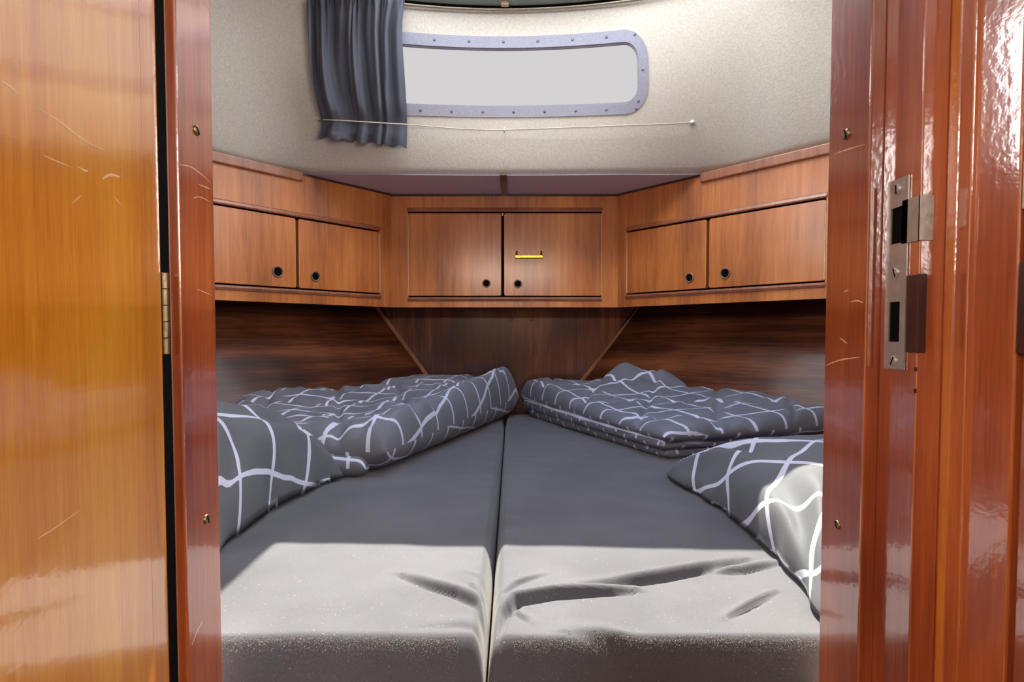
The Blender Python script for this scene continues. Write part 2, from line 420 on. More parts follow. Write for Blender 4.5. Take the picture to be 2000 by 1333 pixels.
# side deck soffit and the batten on it
bm = bmesh.new(); prev = None
for k in range(73):
    t = k/6; p = wallpt(t, ZS); q = Vector((p.x*1.35, p.y+.25, 0)) if 2 <= t <= 10 else Vector((p.x*1.55, p.y, 0))
    q.y = min(q.y+.45*max(0, 1-abs(t-6)/4), 2.6)
    r4 = [bm.verts.new((p.x, p.y-.002, ZS-.0)), bm.verts.new((q.x, q.y, ZS-.0)), bm.verts.new((q.x, q.y, ZS+.02)), bm.verts.new((p.x, p.y+.03, ZS+.02))]
    if prev:
        for m in range(4): bm.faces.new((prev[m], prev[(m+1) % 4], r4[(m+1) % 4], r4[m]))
    prev = r4
so_ = obj('trim_1', bm, M['soffit_paint'], kind='structure')
so_['label'] = 'grey painted strip above the centre lockers'
bm = bmesh.new(); box(bm, AX-.012, AX+.012, 1.93, 2.22, ZS-.006, ZS+.001); bevel(bm, .002)
obj('trim_2', bm, M['dark_wood'], kind='structure')
# hull sides (sloping wood panels) and the forward bulkhead below the lockers
YB = 2.40
hull_top = [(-1.50, .50), (-1.46, 1.0), (-1.17, 1.70), (-.5775, YB)]
hull_bot = [(-1.33, .50), (-1.27, .95), (-.92, 1.60), (-.245, YB)]
def hull(name, s, material, label):
    for i in range(3):
        bm = bmesh.new(); cols = []
        for (a, b) in list(zip(hull_top, hull_bot))[i:i+2]:
            ax, bx = a[0], b[0]
            if s > 0: ax, bx = 2*AX-ax+.006, 2*AX-bx+.006
            A = Vector((ax, a[1], H+.11)); Bv = Vector((bx, b[1], ZB)); D = (A-Bv)
            cols.append((Bv-D*.5, A+D*.95))
        (p0, p1), (q0, q1) = cols; n = (q0-p0).cross(p1-p0).normalized()*.015
        if n.x*s < 0: n = -n
        hexa(bm, [p0, q0, q1, p1, p0+n, q0+n, q1+n, p1+n])
        o = obj(name, bm, material, kind='structure'); o['label'] = label
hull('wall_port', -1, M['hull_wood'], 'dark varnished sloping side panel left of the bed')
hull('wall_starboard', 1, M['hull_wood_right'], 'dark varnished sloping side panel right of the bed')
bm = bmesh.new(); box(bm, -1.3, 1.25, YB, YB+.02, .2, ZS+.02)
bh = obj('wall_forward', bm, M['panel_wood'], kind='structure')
for i, (ptop, pbot) in enumerate((((735, 598), (827, 724)), ((1250, 600), (1152, 724)))):
    a = at(*ptop, YB-.006); b = at(*pbot, YB-.006); d = (b-a); b = b+d*.55
    n = Vector((0, -1, 0)); e = d.normalized().cross(n)*.0085
    bm = bmesh.new(); a = a-d*.1
    hexa(bm, [a-e, a+e, b+e, b-e, a-e+n*.012, a+e+n*.012, b+e+n*.012, b-e+n*.012]); bevel(bm, .004)
    obj('trim_%d' % (3+i), bm, M['moulding_wood'], kind='structure')
for px in (999, 1037):
    p = at(px, 623, YB); bm = bmesh.new()
    lathe(bm, [(-.002, .009), (.002, .009), (.002, .0065), (-.001, .0055), (-.001, .002)], p, (0, -1, 0), 20)
    obj('hole_plug', bm, M['dark_wood'], bh, True)
# bulkhead with the doorway between saloon and cabin
for nm, x0, x1 in (('wall_aft_left', -1.6, -.346), ('wall_aft_right', .345, 1.6)):
    bm = bmesh.new(); box(bm, x0, x1, .53 if x0 > 0 else .55, .585, 0, 2.25); o = obj(nm, bm, M['jamb_dark'], kind='structure')
bm = bmesh.new(); box(bm, -.333, .345, .53, .585, 2.0, 2.25); obj('wall_aft_top', bm, M['jamb_dark'], kind='structure')
# saloon behind the camera, closing the passage
bm = bmesh.new(); box(bm, -1.6, 1.6, -2.2, -2.17, 0, 2.25); obj('wall_saloon', bm, M['cabinet_wood'], kind='structure')
for x0, x1 in ((-1.62, -1.6), (1.6, 1.62)):
    bm = bmesh.new(); box(bm, x0, x1, -2.2, .585, 0, 2.25); obj('wall_saloon', bm, M['wall_paint'], kind='structure')
bm = bmesh.new(); box(bm, -1.6, 1.6, -2.2, .585, 2.25, 2.28); obj('ceiling', bm, M['wall_paint'], kind='structure')
# ------------------------------------------------------------------ door frame
def X(px, Y): return (px-1000)/F*Y/ (CP)
def jamb(name, poly, m, label, bev=.002, z0=0, z1=2.0):
    bm = bmesh.new(); prism(bm, poly, z0, z1)
    es = [e for e in bm.edges if abs(e.verts[0].co.z-e.verts[1].co.z) > .5]
    bmesh.ops.recalc_face_normals(bm, faces=bm.faces)
    bmesh.ops.bevel(bm, geom=es, offset=bev, segments=3, affect='EDGES', profile=.5)
    o = obj(name, bm, m, kind='structure'); o['label'] = label
    for p in o.data.polygons: p.use_smooth = False
    return o
XL = -.310; XR = .328
lj = jamb('trim_5', [(XL, .591), (-.345, .591), (-.345, .565), (-.321, .565), (-.321, .5287), (XL, .5287)], M['jamb_wood'], 'glossy reddish mahogany door jamb left of the bed opening')
lj2 = jamb('trim_6', [(-.3215, .568), (-.3455, .568), (-.3455, .552), (-.3215, .552)], M['dark'], 'dark rebate strip in the gap behind the open door', .0008)  # shade of the door gap put in as a black strip
rj = jamb('trim_7', [(XR, .591), (XR, .523), (.372, .523), (.372, .591)], M['jamb_wood'], 'glossy reddish mahogany door jamb right of the bed opening')
rj2 = jamb('trim_8', [(.341, .5229), (.341, .474), (.3625, .474), (.3625, .5229)], M['jamb_wood'], 'rebated lining of the right door jamb carrying the strike plate', .0015)
rj3 = jamb('trim_9', [(.3628, .5), (.3628, .4745), (.3665, .468), (.376, .466), (.3765, .46), (.3845, .430), (.42, .430), (.42, .5)], M['jamb_wood'], 'broad moulded mahogany casing at the far right', .0015)
# narrow bright-worn arrises at the far edges of both jambs
for x, s in ((XL, -1), (XR, 1)):
    pass
def on_left_jamb(py, px):   # point on the left jamb face
    Y = XL/ray(px, py)[0]; return at(px, py, Y)
def on_right_jamb(py, px):
    Y = XR/ray(px, py)[0]; return at(px, py, Y)
screw(lj, on_left_jamb(255, 383), (1, 0, 0), .0052, M['old_brass'], .9)
screw(lj, on_left_jamb(1015, 403), (1, 0, 0), .0052, M['old_brass'], 1.2)
screw(rj, on_right_jamb(262, 1655), (-1, 0, 0), .0055, M['old_brass'], 1.2)
screw(rj, on_right_jamb(1026, 1636), (-1, 0, 0), .0048, M['old_brass'], 1.0)
def on_x(px, py, x): Y = x/ray(px, py)[0]; return at(px, py, Y)
# strike plate
pts = lambda L, x: [on_x(px, py, x) for px, py in L]
sp0 = on_x(1745, 350, .3405); sp1 = on_x(1755, 720, .3405)
ya = .5135; yb = .487; zt = on_x(1760, 348, .3405).z; zb = on_x(1755, 722, .3405).z
def plate_with_holes(holes, y0, y1, z0, z1, x, th=.0012):
    bm = bmesh.new()
    zs = sorted({z0, z1} | {h[2] for h in holes} | {h[3] for h in holes}); ys = sorted({y0, y1} | {h[0] for h in holes} | {h[1] for h in holes})
    for i in range(len(ys)-1):
        for j in range(len(zs)-1):
            c = ((ys[i]+ys[i+1])/2, (zs[j]+zs[j+1])/2)
            if any(h[0] < c[0] < h[1] and h[2] < c[1] < h[3] for h in holes): continue
            box(bm, x-th, x, ys[i], ys[i+1], zs[j], zs[j+1])
    bmesh.ops.remove_doubles(bm, verts=bm.verts, dist=1e-5)
    return bm
def zz(py, Y=.5): return at(1000, py, Y).z
holes = [(.494, .508, zz(476), zz(405)), (.494, .508, zz(668), zz(590))]
bm = plate_with_holes(holes, yb, ya, zb, zt, .3405)
spl = obj('strike_plate', bm, M['steel'], rj2); spl['label'] = 'worn steel strike plate with two openings'
for h in holes:
    bm = bmesh.new(); box(bm, .3408, .3411, h[0], h[1], h[2], h[3]); obj('lock_recess', bm, M['dark'], spl)  # black sheets paint the shade inside the plate openings
bm = bmesh.new(); zl0, zl1 = zz(470, .474), zz(382, .474)
hexa(bm, [(.3393, .494, zl0), (.3405, .494, zl0), (.3405, .4735, zl0), (.3393, .4725, zl0), (.3393, .494, zl1), (.3405, .494, zl1), (.3405, .4735, zl1), (.3393, .4725, zl1)])
hexa(bm, [(.3393, .4725, zl0), (.3393, .4738, zl0), (.351, .4738, zl0), (.351, .4725, zl0), (.3393, .4725, zl1), (.3393, .4738, zl1), (.351, .4738, zl1), (.351, .4725, zl1)])
obj('strike_lip', bm, M['steel'], spl)
for py, tl in ((370, 1.5), (533, 1.2), (705, 2.0)):
    screw(spl, (.3393, .5, zz(py)), (-1, 0, 0), .0048, M['steel'], tl)
# dark let-in block under the lip
bm = bmesh.new(); box(bm, .3395, .3475, .4725, .4865, zz(690, .474), zz(535, .474)); bevel(bm, .001)
obj('inlay_block', bm, M['dark_wood'], rj2)
# worn splinters on the jamb arris
for py in (722, 764):
    p = on_x(1785, py, .341); bm = bmesh.new(); box(bm, .3405, .3412, .4738, .4762, p.z-.0015, p.z+.002); obj('chip', bm, M['dark_wood'], rj2)
# ------------------------------------------------------------------ open cabin door on the left
TH = math.radians(10); HG = Vector((-.3158, .512, 0)); DU = Vector((math.sin(TH), -math.cos(TH), 0)); DN = Vector((math.cos(TH), math.sin(TH), 0))
def DL(s, t, z): return tuple(HG+DU*s+DN*t+Vector((0, 0, z)))   # s from hinge edge, t out of the face, z
door = empty('door_1', DL(0, 0, 0)); door['kind'] = 'structure'
door['label'] = 'golden varnished cabin door standing open at the left'
bm = bmesh.new(); box(bm, .034, .56, -.03, 0, .03, 1.98, DL); bevel(bm, .0015)
leaf = child('door_panel', bm, M['door_wood'], door)
bm = bmesh.new()
prof = [(.0335, -.03), (.0335, -.0006), (.004, -.0009), (.0012, -.0016), (0, -.004), (0, -.03)]
poly = [DL(s, t, 0)[:2] for s, t in prof]; prism(bm, poly, .03, 1.98)
child('edge_lipping', bm, M['door_wood'], door)
# hinge: five knuckles and leaves
hz0, hz1 = at(326, 692, .515).z, at(326, 532, .515).z; hx, hyy = -.3168, .5155
hng = empty('hinge', (0, 0, 0)); hng.parent = door; hng.location = (0, 0, 0)
bm = bmesh.new(); n = 5
for k in range(n):
    za = hz0+(hz1-hz0)*k/n; zb_ = hz0+(hz1-hz0)*(k+1)/n-.0006
    lathe(bm, [(0, .0031), (.0003, .0034), (zb_-za-.0003, .0034), (zb_-za, .0031)], (hx, hyy, za), (0, 0, 1), 18)
child('knuckles', bm, M['old_brass'], hng)
hng['label'] = 'aged brass hinge on the door edge'
bm = bmesh.new(); box(bm, hx-.004, hx-.0028, hyy-.001, hyy+.006, hz0, hz1); child('hinge_leaf', bm, M['old_brass'], hng)
# scratches on door and jamb: raised lacquer flakes
def door_pt(px, py):
    a, b = ray(px, py); # solve plane
    n = DN; Y = (HG.x*n.x+HG.y*n.y)/(a*n.x+n.y); return at(px, py, Y)
def scratch(parent, P, w_, face):
    pts = [Vector(catmull([tuple(q) for q in P], i*(len(P)-1)/14)) for i in range(15)]
    bm = bmesh.new(); W = [w_*math.sin(PI*(i+.8)/15.6)*(.7+.6*random.random()) for i in range(15)]
    rows = []
    for i, p in enumerate(pts):
        t = (pts[min(i+1, 14)]-pts[max(i-1, 0)]).normalized(); e = t.cross(face).normalized()*W[i]
        rows.append([bm.verts.new(p-e+face*.00003), bm.verts.new(p+face*.00016), bm.verts.new(p+e+face*.00003)])
    for i in range(14):
        for k in range(2): bm.faces.new((rows[i][k], rows[i+1][k], rows[i+1][k+1], rows[i][k+1]))
    o = obj('scratch', bm, M['scratch'], None); o.parent = parent
    w0 = Vector((0, 0, 0)); r = parent
    while r: w0 += r.location; r = r.parent
    for v in o.data.vertices: v.co -= w0
for L, w_ in (([(63, 202), (90, 222), (120, 240), (150, 264), (180, 283), (206, 294)], .0009), ([(0, 158), (20, 170), (40, 187)], .001),
              ([(150, 325), (165, 333), (172, 334)], .0007), ([(82, 302), (110, 315), (140, 327)], .0004), ([(70, 1055), (110, 1030), (155, 998)], .0004),
              ([(200, 350), (215, 342), (235, 346)], .0012), ([(222, 384), (238, 402)], .0004), ([(142, 397), (158, 382)], .0004)):
    scratch(leaf, [door_pt(*p) for p in L], w_, DN)
for L, w_ in (([(349, 322), (372, 326), (395, 342), (412, 358)], .0006), ([(388, 360), (412, 370)], .0005), ([(376, 388), (390, 385), (412, 395)], .0004), ([(385, 565), (415, 578)], .0004), ([(375, 1260), (385, 1235), (395, 1215)], .0004)):
    scratch(lj, [on_left_jamb(y, x) for x, y in L], w_, Vector((1, 0, 0)))
for L, w_ in (([(1628, 302), (1655, 292), (1690, 282)], .0005), ([(1612, 715), (1640, 704), (1680, 698)], .0006), ([(1640, 660), (1655, 672)], .0006), ([(1660, 590), (1675, 588), (1686, 592)], .0006), ([(1648, 570), (1658, 567)], .0006)):
    scratch(rj, [on_right_jamb(y, x) for x, y in L], w_, Vector((-1, 0, 0)))
# second door at the far right edge of the passage
d2 = empty('door_2', (.40, .385, 0)); d2['kind'] = 'structure'
bm = bmesh.new(); box(bm, .3862, .425, .10, .4262, .03, 1.98); bevel(bm, .002); child('door_panel', bm, M['jamb_wood'], d2)
bm = bmesh.new(); box(bm, .3832, .3864, .40, .4272, zz(405, .42), zz(308, .42)); bevel(bm, .001); child('lock_plate', bm, M['steel'], d2)
bm = bmesh.new(); box(bm, .3812, .3864, .39, .4272, zz(692, .42), zz(510, .42)); bevel(bm, .002); child('inlay_block', bm, M['dark_wood'], d2)
# ------------------------------------------------------------------ lockers
CYF = 2.2
A_L = math.radians(40.2); A_R = math.radians(40.6)
class Face:
    def __init__(s, org, ang, side):
        s.o = Vector((org[0], org[1], 0)); s.side = side
        if side == 0: s.d = Vector((1, 0, 0)); s.n = Vector((0, -1, 0))
        else:
            s.d = Vector((side*math.sin(ang), -math.cos(ang), 0)); s.n = Vector((-side*math.cos(ang), -math.sin(ang), 0))
    def __call__(s, a, t, z): return tuple(s.o+s.d*a+s.n*t+Vector((0, 0, z)))
    def hit(s, px, py, t=0):
        a, b = ray(px, py); o = s.o+s.n*t; Y = (o.x*s.n.x+o.y*s.n.y)/(a*s.n.x+s.n.y)
        p = at(px, py, Y); return (p-o).dot(s.d), p.z
XCL = at(765, 490, CYF).x; XCR = at(1207, 490, CYF).x
FC = Face((XCL, CYF), 0, 0); FLt = Face((XCL, CYF), A_L, -1); FRt = Face((XCR, CYF), A_R, 1)
ZT = ZS-.001
def knob(parent, f, s, z, r):
    bm = bmesh.new(); p = f(s, 0, z)
    lathe(bm, [(-.001, r), (.003, r*1.0), (.0055, r*.93), (.006, r*.84), (.005, r*.74), (.001, r*.70), (-.0005, r*.66)], p, f.n, 32)
    k = child('knob', bm, M['knob_ring'], parent, True)
    bm = bmesh.new(); lathe(bm, [(.0012, r*.71), (.0022, r*.66), (.0026, r*.3), (.0026, r*.1)], p, f.n, 24)
    c = child('knob_button', bm, M['dark'], k, True)  # black disc stands in for the shade in the ring's recess
    return k
def locker(f, s0, s1, doors, zd0, zd1, label, group, cap=None, rails=True, zb=H+.098):
    """f: face frame, doors: list of (s0, s1, hinge side, knob px or None)"""
    mid = f((s0+s1)/2, 0, zb); root = empty('overhead_locker', mid); tag(root, label, 'cupboard', group)
    da = min(d[0] for d in doors); db = max(d[1] for d in doors); g = .0062
    bm = bmesh.new(); T0 = -.018
    box(bm, s0, s1, T0, 0, zd1+g, ZT, f); box(bm, s0, s1, T0, 0, zb, zd0-g, f)
    box(bm, s0, da-.002, T0, 0, zd0-g, zd1+g, f)
    if s1 > db+.004: box(bm, db+.002, s1, T0, 0, zd0-g, zd1+g, f)
    child('face_frame', bm, M['cabinet_wood'], root)
    bm = bmesh.new()
    box(bm, s0+(.01 if f.side else .0), s1, -.19, -.0185, zb+.004, zb+.016, f)     # bottom board
    child('bottom_board', bm, M['dark_wood'], root)
    bm = bmesh.new(); box(bm, da-.004, db+.004, -.034, -.030, zb+.016, ZT-.01, f); child('interior', bm, M['dark'], root)  # black sheet puts the shade behind the door gaps into colour
    # finger rail above and ledge below the doors
    bm = bmesh.new()
    P = [(zd1+g, 0), (zd1+g, .0045), (zd1+g+.004, .006), (zd1+g+.012, .003), (zd1+g+.016, 0)]
    for (zs_, ok) in ((P, 1),):
        v0 = [bm.verts.new(f(da-.004, t, z)) for z, t in P]; v1 = [bm.verts.new(f(db+.004, t, z)) for z, t in P]
        for i in range(len(P)): bm.faces.new((v0[i], v0[(i+1) % len(P)], v1[(i+1) % len(P)], v1[i]))
        bm.faces.new(v0); bm.faces.new(v1[::-1])
    child('top_moulding', bm, M['moulding_wood'], root)
    bm = bmesh.new()
    P = [(zd0-g, 0), (zd0-g, .008), (zd0-g-.006, .009), (zd0-g-.013, .005), (zd0-g-.015, 0)]
    v0 = [bm.verts.new(f(da-.004, t, z)) for z, t in P]; v1 = [bm.verts.new(f(db+.004, t, z)) for z, t in P]
    for i in range(len(P)): bm.faces.new((v0[i], v0[(i+1) % len(P)], v1[(i+1) % len(P)], v1[i]))
    bm.faces.new(v0); bm.faces.new(v1[::-1])
    child('bottom_moulding', bm, M['moulding_wood'], root)
    if cap:
        bm = bmesh.new(); box(bm, cap[0], cap[1], -.01, .011, ZT-.028, ZT+.004, f); bevel(bm, .004, 3)
        child('cap_rail', bm, M['moulding_wood'], root)
        bm = bmesh.new(); box(bm, 0 if cap[0] > 0 else cap[1], cap[0], -.01, .003, ZT-.006, ZT+.001, f); child('edge_bead', bm, M['dark_wood'], root)
    else:
        bm = bmesh.new(); box(bm, s0, s1, -.01, .002, ZT-.008, ZT+.001, f); child('edge_bead', bm, M['dark_wood'], root)
    out = []
    for (a, b, hs, kn) in doors:
        bm = bmesh.new(); box(bm, a+.0008, b-.0008, -.017, .0012, zd0, zd1, f)
        # round the two free corners, soften the arrises
        bmesh.ops.recalc_face_normals(bm, faces=bm.faces)
        free = b if hs < 0 else a
        fe = []
        for e in bm.edges:
            c0 = e.verts[0].co; c1 = e.verts[1].co
            if abs((c1-c0).normalized().dot(f.n)) > .9 and abs((c0-f.o).dot(f.d)-free) < .003: fe.append(e)
        bmesh.ops.bevel(bm, geom=fe, offset=.007, segments=4, affect='EDGES', profile=.5)
        bevel(bm, .0009, 2)
        d = child('door', bm, M['cabinet_wood'], root)
        if kn:
            s, z = f.hit(*kn[:2]); knob(d, f, s, z, kn[2])
        hsx = a if hs < 0 else b
        bm = bmesh.new(); box(bm, hsx-.0015*(1 if hs < 0 else 0)-.0002, hsx+.0015*(0 if hs < 0 else 1)+.0002, -.004, .0022, zd0+.002, zd1-.003, f)
        child('piano_hinge', bm, M['pale_line'], d, label='thin pale metal piano hinge')
        out.append(d)
    return root, out
# centre
hC = lambda px, py: FC.hit(px, py)
zc1 = hC(980, 417)[1]; zc0 = hC(980, 578)[1]
width = XCR-XCL
cen, dC = locker(FC, 0, width, [(hC(798, 500)[0], hC(979.5, 500)[0], -1, (950, 554, .0165)), (hC(984, 500)[0], hC(1174, 500)[0], 1, (1011.5, 555, .0165))], zc0, zc1,
    'mahogany overhead locker across the head end, with brass pull on its right door', 'overhead lockers')
# left
hL = lambda px, py: FLt.hit(px, py); hR = lambda px, py: FRt.hit(px, py)
zl1 = H+.381; zl0 = H+.150
sR = hR(1611, 470)[0]
lef, dL = locker(FLt, .0, 1.12, [(hL(741, 510)[0], hL(583, 500)[0], -1, (615.5, 540, .0185)), (hL(578.5, 500)[0], sR+.02, 1, (542, 531, .0195))], zl0, zl1,
    'mahogany overhead locker on the left side, two doors with round knobs', 'overhead lockers', cap=(hL(590, 345)[0], 1.12))
rig, dR = locker(FRt, .0, 1.12, [(hR(1225, 510)[0], hR(1380, 500)[0], -1, (1347, 543, .0175)), (hR(1384.5, 500)[0], sR, 1, (1417, 534, .019))], zl0, zl1,
    'mahogany overhead locker on the right side, two doors with round knobs', 'overhead lockers', cap=(hR(1370, 345)[0], 1.12))
# brass pull on the right centre door
s0, zt_ = hC(1009, 491); s1, zb_ = hC(1057, 505)
bm = bmesh.new()
for s in (s0, s1):
    hexa(bm, [FC(s-.004, 0, zt_+.002), FC(s+.004, 0, zt_+.002), FC(s+.004, 0, zt_-.008), FC(s-.004, 0, zt_-.008), FC(s-.004, .02, zb_+.008), FC(s+.004, .02, zb_+.008), FC(s+.004, .02, zb_-.001), FC(s-.004, .02, zb_-.001)])
box(bm, s0-.006, s1+.006, .018, .0245, zb_-.001, zb_+.009, FC); bevel(bm, .0012)
child('pull_handle', bm, M['brass'], dC[1], label='brass bar pull')
bm = bmesh.new(); s, z = hC(981.5, 420); box(bm, s-.003, s+.003, -.012, .003, z-.004, z+.006, FC); child('catch', bm, M['brass'], cen)  # brass block added to draw the golden glint above the doors
# ------------------------------------------------------------------ cloth slabs
def nz3(x, y, z=0): return noise.noise(Vector((x, y, z)))
def sstep(a, b, x):
    t = max(0, min(1, (x-a)/(b-a))); return t*t*(3-2*t)
def spacing(n, e):
    """n+1 parameters in 0..1 with extra samples near both ends; e = share of the length that is the rounded edge"""
    out = []; m = 9
    for k in range(m): out.append(e*(1-math.cos(k/m*PI/2)))
    for k in range(n+1): out.append(e+(1-2*e)*k/n)
    for k in range(m-1, -1, -1): out.append(1-e*(1-math.cos(k/m*PI/2)))
    return out
def slab(bm, uvl, pos, wid, T, r, nu, nv, zbase, disp=None, uvwarp=None, mid=.45, bottom=True, uv0=(0, 0), side=None):
    """pos(u,v)->(x,y); wid(u,v)->(metres along u, along v); T(u,v) thickness"""
    W0 = wid(.5, .5); us = spacing(nu, min(.3, r/W0[0])); vs = spacing(nv, min(.3, r/W0[1]))
    nU, nV = len(us), len(vs); top = {}; bot = {}; P = {}; R2 = {}; PS = {}
    for i, u in enumerate(us):
        for j, v in enumerate(vs):
            wx, wy = wid(u, v); t = T(u, v)
            du = min(u, 1-u)*wx; dv = min(v, 1-v)*wy
            a = min(1, du/r); b = min(1, dv/r)
            pu = math.sqrt(max(0, 1-(1-a)**2)); pv = math.sqrt(max(0, 1-(1-b)**2)); pr = pu*pv
            x, y = pos(u, v)
            h = mid*t+(1-mid)*t*pr
            hs = h
            if disp: h += disp(u, v, x, y)*min(1, pr*1.2)
            ox = oy = 0
            if side: ox, oy = side(u, v, x, y, 1-pr)
            P[i, j] = Vector((x+ox, y+oy, zbase+h)); R2[i, j] = Vector((x+ox, y+oy, zbase+mid*t*(1-pr)))
            PS[i, j] = Vector((x, y, zbase+hs)); top[i, j] = bm.verts.new(P[i, j])
    for i in range(nU):
        for j in range(nV):
            edge = i in (0, nU-1) or j in (0, nV-1)
            bot[i, j] = top[i, j] if edge else bm.verts.new(R2[i, j])
    ic, jc = nU//2, nV//2; UX = {}; UY = {}
    def lens(P_, UX, UY):
        for j in range(nV):
            UX[ic, j] = 0
            for i in range(ic+1, nU): UX[i, j] = UX[i-1, j]+(P_[i, j]-P_[i-1, j]).length
            for i in range(ic-1, -1, -1): UX[i, j] = UX[i+1, j]-(P_[i+1, j]-P_[i, j]).length
        for i in range(nU):
            UY[i, jc] = 0
            for j in range(jc+1, nV): UY[i, j] = UY[i, j-1]+(P_[i, j]-P_[i, j-1]).length
            for j in range(jc-1, -1, -1): UY[i, j] = UY[i, j+1]-(P_[i, j+1]-P_[i, j]).length
    lens(PS, UX, UY)
    def quad(D, i, j, flip, off):
        ks = [(i, j), (i+1, j), (i+1, j+1), (i, j+1)]
        if flip: ks = ks[::-1]
        try: f = bm.faces.new([D[k] for k in ks])
        except ValueError: return
        for l, k in zip(f.loops, ks):
            x, y = UX[k], UY[k]
            if uvwarp: dx, dy = uvwarp(us[k[0]], vs[k[1]]); x += dx; y += dy
            l[uvl].uv = (x+uv0[0]+off[0], y+uv0[1]+off[1])
    for i in range(nU-1):
        for j in range(nV-1):
            quad(top, i, j, False, (0, 0))
            quad(bot, i, j, True, (.05, .04))
def bil(p00, p10, p11, p01):
    def f(u, v):
        return tuple((a*(1-u)+b*u)*(1-v)+(d*(1-u)+c*u)*v for a, b, c, d in zip(p00, p10, p11, p01))
    return f
def smooth_obj(o):
    for p in o.data.polygons: p.use_smooth = True
    return o
# ---- berth base and the two cushions
def XLc(Y): return max(-1.24, -.262-(YB-Y)*.825)
def XRc(Y): return min(1.19, .203+(YB-Y)*.825)
Y0, Y1 = .615, 2.385
base = empty('berth', (AX, .62, 0)); tag(base, 'mahogany V-berth base under the two dark cushions', 'bed')
bm = bmesh.new(); ys = [.63, 1.0, 1.5, 2.0, 2.39]
for a, b in zip(ys[:-1], ys[1:]):
    hexa(bm, [(XLc(a), a, ZB-.18), (XRc(a), a, ZB-.18), (XRc(b), b, ZB-.18), (XLc(b), b, ZB-.18), (XLc(a), a, ZB-.135), (XRc(a), a, ZB-.135), (XRc(b), b, ZB-.135), (XLc(b), b, ZB-.135)])
child('berth_board', bm, M['cabinet_wood'], base)
bm = bmesh.new(); box(bm, -1.2, 1.15, .64, .66, .0, ZB-.18); child('front_panel', bm, M['cabinet_wood'], base)
# creases traced on the cover: (points in px, depth, width)
def plan(L): return [at_z(px, py, ZB).xy for px, py in L]
CR_L = [(plan([(790, 1132), (840, 1150), (890, 1164), (930, 1182), (955, 1212), (966, 1240)]), .014, .010),
        (plan([(922, 1146), (942, 1168), (958, 1196), (966, 1222)]), .012, .006),
        (plan([(905, 1120), (935, 1126), (958, 1150)]), .002, .006),
        (plan([(962, 1246), (940, 1230), (900, 1225), (850, 1226)]), .003, .010)]
CR_R = [(plan([(1130, 1150), (1200, 1146), (1290, 1132), (1380, 1114), (1450, 1096)]), .016, .011),
        (plan([(1390, 1118), (1450, 1116), (1520, 1100)]), .011, .008),
        (plan([(1230, 1158), (1160, 1162), (1080, 1168), (1010, 1180), (985, 1205), (970, 1240)]), .018, .009),
        (plan([(1060, 1128), (1010, 1142), (975, 1168)]), .006, .006),
        (plan([(1425, 1208), (1470, 1184), (1515, 1158)]), .010, .005),
        (plan([(1000, 1196), (1030, 1214)]), .005, .005),
        (plan([(1120, 1236), (1180, 1240), (1245, 1268), (1290, 1290)]), .007, .010)]
def crease_h(CR, x, y):
    h = 0
    for P, A, w_ in CR:
        best = 1e9; sg = 0; tt = 0; L = 0; tot = 0
        for a, b in zip(P[:-1], P[1:]):
            d = b-a; l = d.length; q = Vector((x, y))-a; t = max(0, min(1, q.dot(d)/(l*l))); e = q-d*t
            if e.length < best:
                best = e.length; s = d.x*q.y-d.y*q.x; sg = (1 if (s if d.x >= 0 else -s) < 0 else -1); tt = tot+l*t
            tot += l
        if best > 5*w_: continue
        s = best*sg                                  # positive = towards the doorway
        k = math.sin(PI*min(1, max(0, tt/tot*.9+.05)))**.5
        h += A*k*(.75*math.exp(-((s+w_*.9)/(w_*1.3))**2)-.75*math.exp(-((s-w_*.25)/(w_*.55))**2))
    return h
def cushion(name, side, label):
    def pos(u, v):
        # v: front to head; a power spacing gives more samples near the doorway
        y = Y0+(Y1-Y0)*v
        if side < 0: a, b = XLc(y), AX-.0015
        else: a, b = AX+.0015, XRc(y)
        return a+(b-a)*u, y
    def wid(u, v):
        y = Y0+(Y1-Y0)*v; return (abs(AX-XLc(y)) if side < 0 else XRc(y)-AX), Y1-Y0
    CR = CR_L if side < 0 else CR_R
    def disp(u, v, x, y):
        h = .004*nz3(x*3, y*3, side)+.0012*nz3(x*14, y*14, 2)
        if y < 1.1: h += crease_h(CR, x, y)
        # lazy pucker lines near the seam
        d = abs(x-AX); h += .0016*math.exp(-d/.08)*nz3(x*12, y*22, 4)
        # soft bulge of the foam towards the seam and front
        return h
    bm = bmesh.new(); uvl = bm.loops.layers.uv.new('UVMap')
    us = None
    # split into a fine front piece by remapping v
    g = lambda v: v*v*.55+v*.45
    def side_(u, v, x, y, k):
        return 0, -.014*k*max(0, 1-v*12)*(1+.8*nz3(x*3.2, 0, side+8))
    gu = (lambda u: .5*u+.5*(1-(1-u)**2)) if side < 0 else (lambda u: .5*u+.5*u*u)
    slab(bm, uvl, lambda u, v: pos(gu(u), g(v)), lambda u, v: wid(u, g(v)), lambda u, v: .135, .034, 270, 330, ZB-.135,
         disp=lambda u, v, x, y: disp(gu(u), g(v), x, y), mid=.55, side=side_)
    o = obj(name, bm, M['cushion_fabric'], smooth=True)
    tag(o, label, 'mattress cushion')
    return o
cL = cushion('berth_cushion', -1, 'dark slate fabric berth cushion left of the centre seam')
cR = cushion('berth_cushion', 1, 'dark slate fabric berth cushion right of the centre seam, with long wrinkles')
